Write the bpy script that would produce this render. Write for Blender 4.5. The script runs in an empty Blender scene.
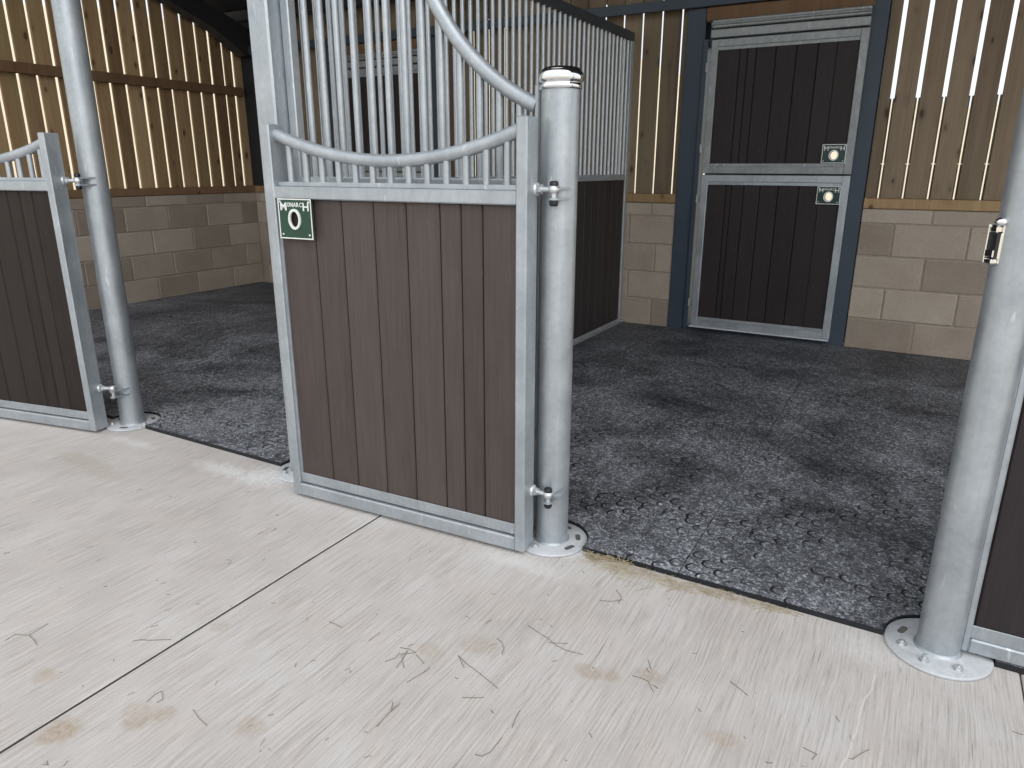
import bpy, math, random
from math import pi, sin, cos, radians, sqrt, atan2, hypot
from mathutils import Vector, Matrix
random.seed(7)
SC = bpy.context.scene
COL = SC.collection

# ------------------------------------------------------------------ mesh builder
class B:
    def __init__(s): s.v=[]; s.f=[]; s.t=[]; s.sm=[]; s.M=None
    def add(s, vs, fs, tone=.5, smooth=False):
        o=len(s.v)
        for p in vs:
            p=Vector(p)
            if s.M is not None: p=s.M@p
            s.v.append(tuple(p))
        for k,f in enumerate(fs):
            s.f.append([i+o for i in f]); s.t.append(tone)
            s.sm.append(smooth if isinstance(smooth,bool) else smooth[k])
    def box(s,x0,x1,y0,y1,z0,z1,bev=0.0,tone=.5):
        lo=(x0,y0,z0); hi=(x1,y1,z1)
        b=min(bev,.45*min(x1-x0,y1-y0,z1-z0))
        if b<=0:
            vs=[(x,y,z) for z in (z0,z1) for y in (y0,y1) for x in (x0,x1)]
            s.add(vs,[(0,2,3,1),(4,5,7,6),(0,1,5,4),(2,6,7,3),(0,4,6,2),(1,3,7,5)],tone); return
        vs=[]; idx={}
        for c in [(i,j,k) for i in (0,1) for j in (0,1) for k in (0,1)]:
            for a in range(3):
                p=[(lo,hi)[c[d]][d] + (0 if d==a else (b if c[d]==0 else -b)) for d in range(3)]
                idx[c+(a,)]=len(vs); vs.append(p)
        fs=[]
        for a in range(3):
            d1,d2=(a+1)%3,(a+2)%3
            for side in (0,1):
                q=[]
                for u,w in ((0,0),(1,0),(1,1),(0,1)):
                    c=[0,0,0]; c[a]=side; c[d1]=u; c[d2]=w
                    q.append(idx[tuple(c)+(a,)])
                fs.append(q if side else q[::-1])
        for a in range(3):
            d1,d2=(a+1)%3,(a+2)%3
            for u in (0,1):
                for w in (0,1):
                    c0=[0,0,0]; c0[d1]=u; c0[d2]=w; c1=list(c0); c1[a]=1
                    c0=tuple(c0); c1=tuple(c1)
                    q=[idx[c0+(d1,)],idx[c1+(d1,)],idx[c1+(d2,)],idx[c0+(d2,)]]
                    fs.append(q if (u==w) else q[::-1])
        for c in [(i,j,k) for i in (0,1) for j in (0,1) for k in (0,1)]:
            q=[idx[c+(0,)],idx[c+(1,)],idx[c+(2,)]]
            fs.append(q if (sum(c)%2==1) else q[::-1])
        s.add(vs,fs,tone)
    def tube(s,path,r,n=16,cap=True,tone=.5):
        P=[Vector(p) for p in path]; rings=[]; prev=None
        rr=r if hasattr(r,'__len__') else [r]*len(P)
        for i,p in enumerate(P):
            t=(P[min(i+1,len(P)-1)]-P[max(i-1,0)]).normalized()
            if prev is None:
                a=Vector((0,0,1)) if abs(t.z)<.9 else Vector((1,0,0))
                u=(a-t*a.dot(t)).normalized()
            else:
                u=(prev-t*prev.dot(t)).normalized()
            prev=u; w=t.cross(u)
            rings.append([p+(u*cos(2*pi*k/n)+w*sin(2*pi*k/n))*rr[i] for k in range(n)])
        vs=[q for R_ in rings for q in R_]; fs=[]
        for i in range(len(P)-1):
            for k in range(n):
                fs.append((i*n+k,i*n+(k+1)%n,(i+1)*n+(k+1)%n,(i+1)*n+k))
        s.add(vs,fs,tone,True)
        if cap:
            s.add(rings[0],[list(range(n))[::-1]],tone); s.add(rings[-1],[list(range(n))],tone)
    def cyl(s,p0,p1,r,n=24,tone=.5): s.tube([p0,p1],r,n,True,tone)
    def lathe(s,prof,n=40,c=(0,0,0),tone=.5):
        vs=[];fs=[]
        for r,z in prof:
            for k in range(n): vs.append((c[0]+r*cos(2*pi*k/n),c[1]+r*sin(2*pi*k/n),c[2]+z))
        for i in range(len(prof)-1):
            for k in range(n): fs.append((i*n+k,i*n+(k+1)%n,(i+1)*n+(k+1)%n,(i+1)*n+k))
        s.add(vs,fs,tone,True)
    def prism(s,poly,z0,z1,tone=.5):
        n=len(poly)
        s.add([(x,y,z0) for x,y in poly],[list(range(n))[::-1]],tone)
        s.add([(x,y,z1) for x,y in poly],[list(range(n))],tone)
        vs=[];fs=[]
        for k in range(n):
            (x,y),(X,Y)=poly[k],poly[(k+1)%n]; o=len(vs)
            vs+= [(x,y,z0),(X,Y,z0),(X,Y,z1),(x,y,z1)]; fs.append((o,o+1,o+2,o+3))
        s.add(vs,fs,tone)
    def ringplate(s,outer,inner,y0,y1,tone=.5):
        """flat ring in the x-z plane between two same-length loops, extruded y0..y1"""
        n=len(outer); vs=[]
        for L in (outer,inner):
            for y in (y0,y1):
                vs+=[(x,y,z) for x,z in L]
        fs=[]
        for k in range(n):
            j=(k+1)%n
            fs+=[(k,j,2*n+j,2*n+k),(n+k,3*n+k,3*n+j,n+j),(k,n+k,n+j,j),(2*n+k,2*n+j,3*n+j,3*n+k)]
        s.add(vs,fs,tone)
    def build(s,name,mat,parent=None,label=None,loc=None,rotz=0):
        me=bpy.data.meshes.new(name); me.from_pydata(s.v,[],s.f)
        a=me.attributes.new('tone','FLOAT','FACE'); a.data.foreach_set('value',s.t)
        me.polygons.foreach_set('use_smooth',s.sm); me.update()
        me.materials.append(mat)
        o=bpy.data.objects.new(name,me); COL.objects.link(o)
        if parent is not None: o.parent=parent
        if label: o['label']=label
        if loc is not None: o.location=loc
        if rotz: o.rotation_euler=(0,0,rotz)
        return o

def thing(name,label,cat,loc=(0,0,0),rotz=0,group=None):
    o=bpy.data.objects.new(name,None); COL.objects.link(o)
    o.empty_display_size=.1
    o.location=loc; o.rotation_euler=(0,0,rotz); o['label']=label; o['category']=cat
    if group: o['group']=group
    return o
def tag(o,label,cat,group=None):
    o['label']=label; o['category']=cat
    if group: o['group']=group
    return o
def struct(o): o['kind']='structure'; return o

# ------------------------------------------------------------------ materials
class G:
    def __init__(s,name):
        s.m=bpy.data.materials.new(name); s.m.use_nodes=True
        s.nt=s.m.node_tree; s.b=s.nt.nodes['Principled BSDF']
    def n(s,t,props=None,**ins):
        d=s.nt.nodes.new('ShaderNode'+t)
        for k,v in (props or {}).items(): setattr(d,k,v)
        for k,v in ins.items(): s.set(d,k.replace('_',' '),v)
        return d
    def set(s,d,k,v):
        sock=d.inputs[int(k[1:])] if (k[0]=='i' and k[1:].isdigit()) else d.inputs[k]
        if isinstance(v,bpy.types.NodeSocket): s.nt.links.new(v,sock)
        elif isinstance(v,bpy.types.Node): s.nt.links.new(v.outputs[0],sock)
        else: sock.default_value=v
    def math(s,op,a,b=0.0,c=0.0,clamp=False):
        d=s.n('Math',{'operation':op,'use_clamp':clamp},i0=a,i1=b,i2=c); return d.outputs[0]
    def obj(s): return s.n('TexCoord').outputs['Object']
    def mapv(s,vec,scale=(1,1,1),rot=(0,0,0),loc=(0,0,0)):
        return s.n('Mapping',None,Vector=vec,Scale=scale,Rotation=rot,Location=loc).outputs[0]
    def noise(s,vec,scale,detail=4,rough=.55,dist=0.0):
        return s.n('TexNoise',None,Vector=vec,Scale=scale,Detail=detail,Roughness=rough,Distortion=dist).outputs['Fac']
    def ramp(s,fac,*stops):
        d=s.n('ValToRGB',None,Fac=fac); e=d.color_ramp.elements
        while len(e)<len(stops): e.new(.5)
        for k,(p,c) in enumerate(stops):
            e[k].position=p; e[k].color=(c,c,c,1) if not hasattr(c,'__len__') else (c[0],c[1],c[2],1)
        return d.outputs['Color']
    def step(s,fac,a,b,lo=0.0,hi=1.0):
        return s.n('MapRange',{'clamp':True},Value=fac,From_Min=a,From_Max=b,To_Min=lo,To_Max=hi).outputs[0]
    def mix(s,f,a,b,bt='MIX'):
        d=s.n('Mix',{'data_type':'RGBA','blend_type':bt})
        s.set(d,'i0',f)
        for i,v in ((6,a),(7,b)):
            if isinstance(v,(bpy.types.NodeSocket,bpy.types.Node)): s.set(d,'i%d'%i,v)
            else: d.inputs[i].default_value=(v[0],v[1],v[2],1) if hasattr(v,'__len__') else (v,v,v,1)
        return d.outputs[2]
    def tone(s): return s.n('Attribute',{'attribute_name':'tone'}).outputs['Fac']
    def bump(s,h,strength=.3,dist=.01):
        d=s.n('Bump',None,Height=h,Strength=strength,Distance=dist); s.set(s.b,'Normal',d.outputs[0])
    def out(s,color,rough=.5,metal=0.0,spec=.5):
        for k,v in (('Base Color',color),('Roughness',rough),('Metallic',metal),('Specular IOR Level',spec)):
            if k=='Base Color' and hasattr(v,'__len__') and not isinstance(v,bpy.types.NodeSocket): v=(v[0],v[1],v[2],1)
            s.set(s.b,k,v)
        return s.m

def mat_galv(name,lo,hi,metal=.55,rough=.42):
    g=G(name); o=g.obj()
    rnd=g.n('ObjectInfo').outputs['Random']
    off=g.n('VectorMath',{'operation':'ADD'},i0=o,i1=g.n('CombineXYZ',None,X=rnd,Y=rnd,Z=g.math('MULTIPLY',rnd,17)).outputs[0]).outputs[0]
    sp=g.n('TexVoronoi',{'feature':'F1'},Vector=off,Scale=70.0)
    spc=g.n('SeparateColor',None,Color=sp.outputs['Color']).outputs[0]
    n1=g.noise(off,9,5); n2=g.noise(g.mapv(off,(60,60,5)),1,4)
    f=g.math('ADD',g.math('MULTIPLY',spc,.10),g.math('ADD',g.math('MULTIPLY',n1,.60),g.math('MULTIPLY',n2,.3)))
    c=g.ramp(g.step(f,.3,.78),(0,lo),(1,hi))
    drip=g.step(g.noise(g.mapv(off,(40,40,7)),1,3),.66,.72)
    c=g.mix(g.math('MULTIPLY',drip,.45),c,(.78,.8,.81))
    g.bump(g.noise(off,120,3),.06,.002)
    return g.out(c,g.step(n1,.3,.7,rough-.06,rough+.1),metal)
GALV=mat_galv('galvanised_steel',(.33,.365,.395),(.51,.545,.57),.6,.40)
GALV_PLATE=mat_galv('limewashed_galvanised_plate',(.44,.465,.49),(.70,.715,.73),.1,.5)
GALV_OLD=mat_galv('weathered_galvanised_steel',(.20,.215,.22),(.40,.42,.42),.4,.5)


def mat_chrome():
    g=G('chrome'); return g.out((.86,.87,.88),.10,1.0)
CHROME=mat_chrome()
def mat_plain(name,c,rough=.5,metal=0.0,var=.12,scale=40):
    g=G(name); n=g.noise(g.obj(),scale,4)
    cc=g.mix(g.step(n,.3,.7),[x*(1-var) for x in c],[min(1,x*(1+var)) for x in c])
    g.bump(n,.08,.002)
    return g.out(cc,rough,metal)
ZINC=mat_plain('zinc_bolt',(.66,.68,.70),.35,.75)
BLACK=mat_plain('black_plastic',(.012,.012,.014),.45)
GREEN=mat_plain('green_enamel',(.008,.050,.028),.3,0,.1)
DGREEN=mat_plain('dark_green_enamel',(.010,.040,.032),.3,0,.1)
WHITE=mat_plain('white_enamel',(.72,.74,.72),.35)
ROOFSTEEL=mat_plain('black_roof_steel',(.013,.014,.017),.6,0,.25)
GALV_DARK=mat_plain('dark_steel_channel',(.045,.050,.058),.5,.2,.25)
SHEET=mat_plain('roof_sheet',(.022,.022,.025),.8)
def mat_navy():
    g=G('navy_paint'); o=g.obj()
    chips=g.step(g.noise(o,26,3,.6),.70,.73); low=g.n('SeparateXYZ',None,Vector=o).outputs['Z']
    chips=g.math('MULTIPLY',chips,g.step(low,.55,.1))
    c=g.mix(g.noise(o,5,4),(.034,.048,.066),(.050,.070,.095))
    c=g.mix(chips,c,(.40,.40,.38)); g.bump(g.noise(o,90,3),.08,.003)
    return g.out(c,.5,0,.4)
NAVY=mat_navy()
def mat_plastic(name,a,b_,spec=.4):
    g=G(name); o=g.obj(); t=g.tone()
    off=g.n('VectorMath',{'operation':'ADD'},i0=o,i1=g.n('CombineXYZ',None,X=0.0,Y=0.0,Z=g.math('MULTIPLY',t,23)).outputs[0]).outputs[0]
    st=g.noise(g.mapv(off,(130,130,4)),1,4,.6); bl=g.noise(g.mapv(off,(14,14,5)),1,4,.6)
    f=g.math('ADD',g.math('MULTIPLY',st,.6),g.math('ADD',g.math('MULTIPLY',bl,.4),g.math('MULTIPLY',t,.22)))
    c=g.ramp(g.step(f,.3,.8),(0,a),(1,b_))
    sc=g.step(g.noise(g.mapv(off,(60,60,22)),1,2),.74,.78)
    c=g.mix(g.math('MULTIPLY',sc,.35),c,(.24,.21,.19))
    g.bump(st,.25,.003)
    return g.out(c,.58,0,spec)
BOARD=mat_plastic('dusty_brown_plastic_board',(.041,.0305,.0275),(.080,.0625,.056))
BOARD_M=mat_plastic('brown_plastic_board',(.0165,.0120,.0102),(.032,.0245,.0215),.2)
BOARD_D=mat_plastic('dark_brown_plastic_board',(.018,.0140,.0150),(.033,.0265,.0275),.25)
def mat_wood(name,dk,md,lt,grn):
    g=G(name); o=g.obj(); t=g.tone()
    s=g.n('SeparateXYZ',None,Vector=o)
    u=g.math('ADD',s.outputs[0],s.outputs[1]); z=s.outputs[2]
    vec=g.n('CombineXYZ',None,X=g.math('ADD',u,g.math('MULTIPLY',t,37)),Y=g.math('MULTIPLY',t,11),Z=z).outputs[0]
    warp=g.noise(g.mapv(vec,(9,9,2.2)),1,2)
    grain=g.noise(g.mapv(vec,(85,85,2.0)),1,4,.6,.8)
    big=g.noise(g.mapv(vec,(16,16,.9)),1,3,.55,.4)
    f=g.math('ADD',g.math('MULTIPLY',grain,.45),g.math('ADD',g.math('MULTIPLY',big,.4),g.math('MULTIPLY',warp,.25)))
    f=g.math('ADD',f,g.math('MULTIPLY',g.math('SUBTRACT',t,.5),.55))
    c=g.ramp(g.step(f,.25,.85),(0,dk),(.5,md),(1,lt))
    gs=g.step(g.noise(g.mapv(vec,(11,11,.7),loc=(5,3,1)),1,2),.52,.66)
    c=g.mix(g.math('MULTIPLY',gs,.55),c,grn)
    vk=g.n('TexVoronoi',{'feature':'F1'},Vector=g.mapv(vec,(11,11,5.5)),Scale=1.0,Randomness=1.0)
    kd=g.math('ADD',vk.outputs['Distance'],g.math('MULTIPLY',g.noise(vec,70,2),.08))
    pick=g.n('SeparateColor',None,Color=vk.outputs['Color']).outputs[0]
    rad=g.step(pick,.35,1.0,.02,.26)
    k=g.step(g.math('SUBTRACT',kd,rad),.05,-.04)
    halo=g.step(g.math('SUBTRACT',kd,rad),.25,.0)
    c=g.mix(g.math('MULTIPLY',halo,.35),c,dk)
    c=g.mix(g.math('MULTIPLY',k,.8),c,[x*.30 for x in dk])
    g.bump(grain,.2,.004)
    return g.out(c,.7,0,.25)
WOOD=mat_wood('treated_timber',(.17,.105,.053),(.30,.195,.103),(.42,.295,.165),(.27,.215,.105))
WOODR=mat_wood('red_brown_timber',(.12,.068,.036),(.19,.112,.062),(.26,.165,.095),(.18,.12,.065))
WOODG=mat_wood('weathered_timber',(.105,.076,.052),(.185,.138,.094),(.265,.205,.140),(.185,.165,.098))
def mat_block():
    g=G('concrete_block'); o=g.obj(); t=g.tone()
    n1=g.noise(o,170,3,.7); n2=g.noise(o,4,5); n3=g.noise(o,55,5,.7)
    f=g.math('ADD',g.math('MULTIPLY',t,.5),g.math('ADD',g.math('MULTIPLY',n2,.45),g.math('MULTIPLY',n3,.36)))
    c=g.ramp(g.step(f,.3,.95),(0,(.225,.188,.150)),(.5,(.325,.277,.226)),(1,(.435,.380,.315)))
    c=g.mix(g.step(n1,.62,.72,0,.45),c,(.15,.125,.10)); c=g.mix(g.step(n1,.36,.26,0,.4),c,(.52,.48,.42))
    g.bump(g.math('ADD',n1,g.math('MULTIPLY',n3,.6)),.45,.006)
    return g.out(c,.92,0,.15)
BLOCK=mat_block()
def mat_mortar():
    g=G('mortar'); o=g.obj(); n=g.noise(o,40,4)
    return g.out(g.mix(n,(.20,.17,.14),(.40,.35,.29)),.95,0,.1)
MORTAR=mat_mortar()
def mat_concrete():
    g=G('brushed_concrete'); o=g.obj()
    wv=g.n('VectorMath',{'operation':'ADD'},i0=o,i1=g.n('CombineXYZ',None,X=g.math('MULTIPLY',g.noise(o,2.2,2),.03),Y=0.0,Z=0.0).outputs[0]).outputs[0]
    l1=g.noise(g.mapv(wv,(190,5,1)),1,4,.7)
    l2=g.noise(g.mapv(wv,(75,1.6,1),loc=(3,9,0)),1,3,.6)
    cl=g.noise(o,2.6,5,.6); cl2=g.noise(g.mapv(o,loc=(7,2,0)),6,4)
    base=g.ramp(g.step(cl,.3,.7),(0,(.490,.452,.424)),(.5,(.545,.514,.490)),(1,(.600,.580,.562)))
    base=g.mix(g.step(cl2,.52,.7,0,.5),base,(.60,.525,.485))
    base=g.mix(g.step(l1,.53,.61,0,.5),base,(.36,.325,.295))
    l3=g.noise(g.mapv(wv,(150,3.6,1),loc=(1,4,0)),1,5,.75)
    base=g.mix(g.step(l3,.60,.635,0,.8),base,(.29,.26,.235))
    base=g.mix(g.step(l1,.47,.38,0,.4),base,(.70,.68,.66))
    gate=g.step(g.noise(o,3.5,3),.42,.62)
    base=g.mix(g.math('MULTIPLY',g.step(l2,.63,.70,0,.45),gate),base,(.33,.295,.26))
    fine=g.noise(o,200,4,.7); base=g.mix(g.step(fine,.42,.30,0,.35),base,(.68,.665,.65)); base=g.mix(g.step(fine,.60,.70,0,.6),base,(.36,.32,.28))
    sx=g.n('SeparateXYZ',None,Vector=o); 
    jag=g.math('MULTIPLY',g.math('SUBTRACT',g.noise(o,22,4,.65),.5),1.5)
    def blot(x,y,rx,ry,col,amt,base,soft=.5):
        dx=g.math('DIVIDE',g.math('SUBTRACT',sx.outputs[0],x),rx); dy=g.math('DIVIDE',g.math('SUBTRACT',sx.outputs[1],y),ry)
        d=g.math('ADD',g.math('SQRT',g.math('ADD',g.math('MULTIPLY',dx,dx),g.math('MULTIPLY',dy,dy))),jag)
        return g.mix(g.math('MULTIPLY',g.step(d,1.0,1.0-soft,0,amt),g.step(g.noise(o,70,4,.7),.30,.62,.25,1.25)),base,col)
    br=(.40,.315,.225)
    for x,y,rx,ry,a in [(.575,-1.385,.055,.05,.75),(.69,-1.262,.06,.05,.5),(.735,-1.225,.03,.03,.45),(.343,-1.295,.04,.035,.45),
                        (1.571,-.576,.05,.035,.6),(1.63,-.565,.03,.03,.5),(1.712,-.509,.05,.03,.45),(1.261,-.627,.07,.05,.35),(1.93,-.641,.05,.04,.4),
                        (.56,-.93,.04,.03,.35),(-.75,-.45,.16,.06,.3),(-1.0,-.42,.25,.06,.3),(1.153,-.713,.05,.04,.35),(.95,-1.15,.05,.04,.4)]:
        base=blot(x,y,rx,ry,br,a,base)
    for x,y,rx,ry,a in [(1.46,-.07,.13,.05,.6),(1.62,-.06,.12,.04,.5),(1.8,-.05,.14,.03,.4)]:
        base=blot(x,y,rx,ry,(.42,.35,.24),a,base,.8)
    wh=(.76,.755,.75)
    for x,y,rx,ry,a in [(-.13,-.12,.16,.13,.85),(-.33,-.17,.24,.07,.7),(1.3,-.01,.15,.10,.7),(1.18,-.2,.2,.05,.4),(-1.0,-.17,.2,.05,.5),(2.2,-.12,.12,.08,.4)]:
        base=blot(x,y,rx,ry,wh,a,base,.8)
    # white scrape towards the right-hand post
    cx=g.math('ABSOLUTE',g.math('SUBTRACT',sx.outputs[0],g.math('ADD',2.195,g.math('ADD',g.math('MULTIPLY',g.math('ADD',sx.outputs[1],.45),.12),g.math('MULTIPLY',g.math('SUBTRACT',g.noise(o,9,2),.5),.03)))))
    m=g.math('MULTIPLY',g.step(cx,.0034,.001),g.math('MULTIPLY',g.step(sx.outputs[1],-.62,-.6),g.step(sx.outputs[1],-.19,-.22)))
    base=g.mix(g.math('MULTIPLY',m,.5),base,(.78,.77,.74))
    g.bump(g.math('ADD',l1,g.math('MULTIPLY',l2,.6)),.35,.006)
    return g.out(base,.85,0,.25)
CONC=mat_concrete()
def mat_rubber():
    g=G('ring_pattern_rubber'); o=g.obj(); geo=g.n('NewGeometry'); P=geo.outputs['Position']
    vo=g.n('TexVoronoi',{'feature':'F1','voronoi_dimensions':'2D'},Vector=g.mapv(o,(1,1,1),(0,0,radians(45))),Scale=15.8,Randomness=0.12); cellp=vo.outputs['Position']; vo=vo.outputs['Distance']
    nz=g.n('SeparateXYZ',None,Vector=geo.outputs['Normal']).outputs['Z']
    jit=g.math('MULTIPLY',g.math('SUBTRACT',g.noise(P,25,3),.5),.10)
    rad=g.math('ADD',vo,jit)
    ring=g.math('SUBTRACT',1.0,g.step(g.math('ABSOLUTE',g.math('SUBTRACT',rad,.37)),.035,.075))
    worn=g.step(g.math('ADD',g.noise(g.mapv(P,loc=(4,1,0)),4,4),g.math('MULTIPLY',g.n('SeparateXYZ',None,Vector=P).outputs['Y'],-.06)),.45,.56)          # the pattern is worn away in patches
    rel=g.n('VectorMath',{'operation':'SUBTRACT'},i0=g.mapv(o,(1,1,1),(0,0,radians(45))),i1=cellp).outputs[0]
    side=g.n('VectorMath',{'operation':'DOT_PRODUCT'},i0=rel,i1=(-.25,-.97,0)).outputs['Value']
    ring=g.math('MULTIPLY',g.math('MULTIPLY',ring,worn),g.step(side,-.012,.004))
    d1=g.noise(P,2.1,6,.62,.5); d2=g.noise(g.mapv(P,(24,13,1),(0,0,.5)),1,5,.7); d3=g.noise(P,60,5,.75); d4=g.noise(P,150,3,.65)
    patch=g.step(d1,.30,.68)
    dust_light=g.math('ADD',g.math('MULTIPLY',patch,.26),g.math('MULTIPLY',g.step(d2,.44,.64),g.math('ADD',.06,g.math('MULTIPLY',patch,.25))))
    dust_light=g.math('ADD',dust_light,g.math('MULTIPLY',g.step(d3,.52,.58),g.math('ADD',.14,g.math('MULTIPLY',patch,.50))),0,True)
    dust_light=g.math('MULTIPLY',dust_light,g.step(d4,.42,.52,.22,1.1))
    dust_light=g.math('MULTIPLY',dust_light,g.math('SUBTRACT',1.0,g.math('MULTIPLY',ring,.95)))
    dust_light=g.math('MULTIPLY',dust_light,g.step(g.n('SeparateXYZ',None,Vector=P).outputs['Y'],.2,3.4,1.35,.55))   # most dust lies by the entrance; light falling off inwards is painted in too
    dust_light=g.math('MULTIPLY',dust_light,g.step(nz,.5,.9))
    c=g.mix(dust_light,(.0145,.0165,.0205),(.465,.485,.530))
    c=g.mix(g.math('MULTIPLY',g.math('MULTIPLY',ring,g.step(nz,.5,.9)),.6),c,(.012,.013,.015))
    g.bump(g.math('ADD',g.math('MULTIPLY',g.step(rad,.38,.30),g.math('MULTIPLY',worn,1.0)),g.math('MULTIPLY',d3,.3)),1.0,.006)
    return g.out(c,g.step(dust_light,0,1,.6,.85),0,.35)
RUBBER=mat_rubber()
STRAW=mat_plain('dry_straw',(.44,.37,.24),.8,0,.25,30)
STALK=mat_plain('dry_hay_stalk',(.24,.205,.15),.8,0,.3,30)
SLOT=mat_plain('slot_dirt',(.11,.105,.10),.9)
SOIL=mat_plain('joint_dirt',(.055,.050,.045),.95,0,.3)
def mat_sand():
    g=G('sandy_hardcore'); o=g.obj(); n=g.noise(o,3,6,.65)
    g.bump(g.noise(o,14,5),.4,.05)
    return g.out(g.mix(n,(.60,.51,.36),(.80,.72,.56)),.95,0,.1)
SAND=mat_sand()

# ------------------------------------------------------------------ dimensions (metres)
XL=-4.34; D=3.65
P1X,P2X,P3X,P4X,P5X=-1.247,-.022,1.168,2.364,3.57
H=[.2259,.4509,.6759,.9009,1.002]     # tops of the block courses
LEDGE=1.072

# ------------------------------------------------------------------ ground and floor
def slab(x0,x1):
    b=B(); b.box(x0,x1,-7.0,3.95,-.12,0,.004); return struct(b.build('floor',CONC))
slab(-6.2,.5165); slab(.5235,2.553); slab(2.557,5.2)
b=B(); b.box(.510,.530,-7,3.95,-.13,-.003); struct(b.build('trim_1',SOIL))
b=B(); b.box(2.549,2.561,-7,3.95,-.13,-.006); struct(b.build('trim_2',SOIL))
# ground outside and the sandy bank that shows through the gaps of the cladding
prof=[(0,-.14),(3.2,-.14),(5.2,1.5),(6.8,3.0),(9.5,4.4)]
n=24
rows=[]
for d,z in prof:
    row=[]
    # left leg (runs along Y at x=XL-d), corner, back leg (along X at y=D+d)
    for i in range(n): row.append((XL-.9-d, -9+(D+.5+9)*i/(n-1),z))
    for i in range(1,7): a=pi-(pi/2)*i/7; row.append((XL-.9+d*cos(a),D+.5+d*sin(a),z))
    for i in range(n): row.append((XL-.9+(12+.9)*i/(n-1),D+.5+d,z*(.54 if i>7 else .54+.46*(7-i)/7) if z>0 else z))
    rows.append(row)
b=B(); w=len(rows[0]); vs=[]
for r,row in enumerate(rows):
    for p in row:
        j=.10 if r>2 else 0
        vs.append((p[0]+random.uniform(-j,j),p[1]+random.uniform(-j,j),p[2]+random.uniform(-j,j)))
fs=[(r*w+i,(r+1)*w+i,(r+1)*w+i+1,r*w+i+1) for r in range(len(rows)-1) for i in range(w-1)]
b.add(vs,fs,.5,True); bank=struct(b.build('ground_bank',SAND))
b=B(); b.box(-40,40,-40,40,-.4,-.15); struct(b.build('ground',SAND))

# ------------------------------------------------------------------ block walls
def blocks(b,axis,a0,a1,pos,depth,offs,out):
    """courses of blocks from a0 to a1 along an axis; face at pos; body goes 'out' by depth"""
    z=0.0
    for c,zt in enumerate(H):
        z0=z+(.004 if c==0 else .005); z1=zt-.005
        off=offs[c]; k=math.floor((a0-off)/.45)-1
        while off+.45*k<a1:
            s=max(a0,off+.45*k+.005); e=min(a1,off+.45*(k+1)-.005); k+=1
            if e-s<.02: continue
            t=random.random(); j=random.uniform(-.0015,.0015)
            lo,hi=sorted((pos+j,pos+out*depth))
            if axis=='x': b.box(s,e,lo,hi,z0,z1,.005,t)
            else: b.box(lo,hi,s,e,z0,z1,.005,t)
        z=zt
wl=B(); blocks(wl,'y',-.6,D-.004,XL,.14,[2.336,2.088,2.341,2.087,2.322],-1)
wall_left=struct(wl.build('wall_left',BLOCK))
m=B(); m.box(XL-.13,XL-.005,-.6,D-.004,0,1.0); m.build('mortar',MORTAR,wall_left)
wb=B()
L_off=[.258,.043,.264,.035,.214]
R_off=[2.188,1.971,2.188,1.971,2.19]
S1=-3.58                                             # shift to the stable door of the next bay
blocks(wb,'x',XL-.14,S1+.41,D,.14,L_off,1)
blocks(wb,'x',S1+1.755,.41,D,.14,L_off,1)
blocks(wb,'x',1.758,4.4,D,.14,R_off,1)
wall_back=struct(wb.build('wall_back',BLOCK))
m=B()
for x0,x1 in ((XL-.13,S1+.41),(S1+1.755,.41),(1.758,4.4)): m.box(x0+.003,x1-.003,D+.005,D+.13,0,1.0)
m.build('mortar',MORTAR,wall_back)
# timber sill plates on the block walls
s=B(); s.box(XL-.13,XL+.004,-.6,D-.005,1.003,LEDGE,.005,.62); s.build('sill_plate',WOODR,wall_left)
s=B()
for k,(x0,x1) in enumerate(((XL-.13,S1+.41),(S1+1.755,.41),(1.758,4.4))): s.box(x0,x1,D-.004,D+.13,1.003,LEDGE,.005,.3+.2*k)
s.build('sill_plate',WOOD,wall_back)
# spaced boarding
def zroof(y): return 2.40+.335*(3.70-y)
c=B(); y=3.394+.0785
GAP=.027
ys=[3.515,3.394,3.239,3.09,2.933,2.758,2.602,2.45,2.285,2.13,1.975,1.82,1.659]
while ys[-1]>-.6: ys.append(ys[-1]-.156)
ys=[q+.056 for q in ys]; edge=[3.73]+ys
for k in range(len(edge)-1):
    y1=edge[k]-GAP/2; y0=edge[k+1]+GAP/2; ym=(y0+y1)/2
    jj=random.uniform(-.003,.003)
    c.box(XL-.086,XL-.064,y0+jj,y1+jj,LEDGE,zroof(ym)+.10,.003,random.random())
c.build('boarding',WOOD,wall_left)
c=B(); c.box(XL-.064,XL-.012,-.6,3.62,1.988,2.072,.004,.2); c.build('rail',WOODR,wall_left)
c=B()
def back_boards(g0,step,xa,xb,gap,zb_=LEDGE):
    k0=math.floor((xa-g0)/step)-1
    for k in range(k0,k0+60):
        s_=max(xa,g0+k*step+gap/2); e_=min(xb,g0+(k+1)*step-gap/2)
        if e_-s_<.02: continue
        c.box(s_,e_,D+.055,D+.077,zb_,2.70,.003,random.random())
back_boards(.044,.1545,XL-.08,S1+.41,.015); back_boards(.044,.1545,S1+1.755,.41,.015)
back_boards(.044,.1545,.41,1.758,.002,2.3); back_boards(.044,.1545,S1+.41,S1+1.755,.002,2.3)
back_boards(1.838,.1525,1.76,4.4,.027)
for k in range(-1,17):      # shorter second layer outside, covering most of each gap
    x=1.838+.1525*k
    if x+.02>4.4: break
    c.box(max(1.764,x+.0045),min(x+.148,4.4),D+.0775,D+.096,LEDGE,1.30,.002,random.random())
    c.box(max(1.764,x+.0045),min(x+.148,4.4),D+.0775,D+.096,1.304,1.725,.002,random.random())
c.build('boarding',WOODG,wall_back)
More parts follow.
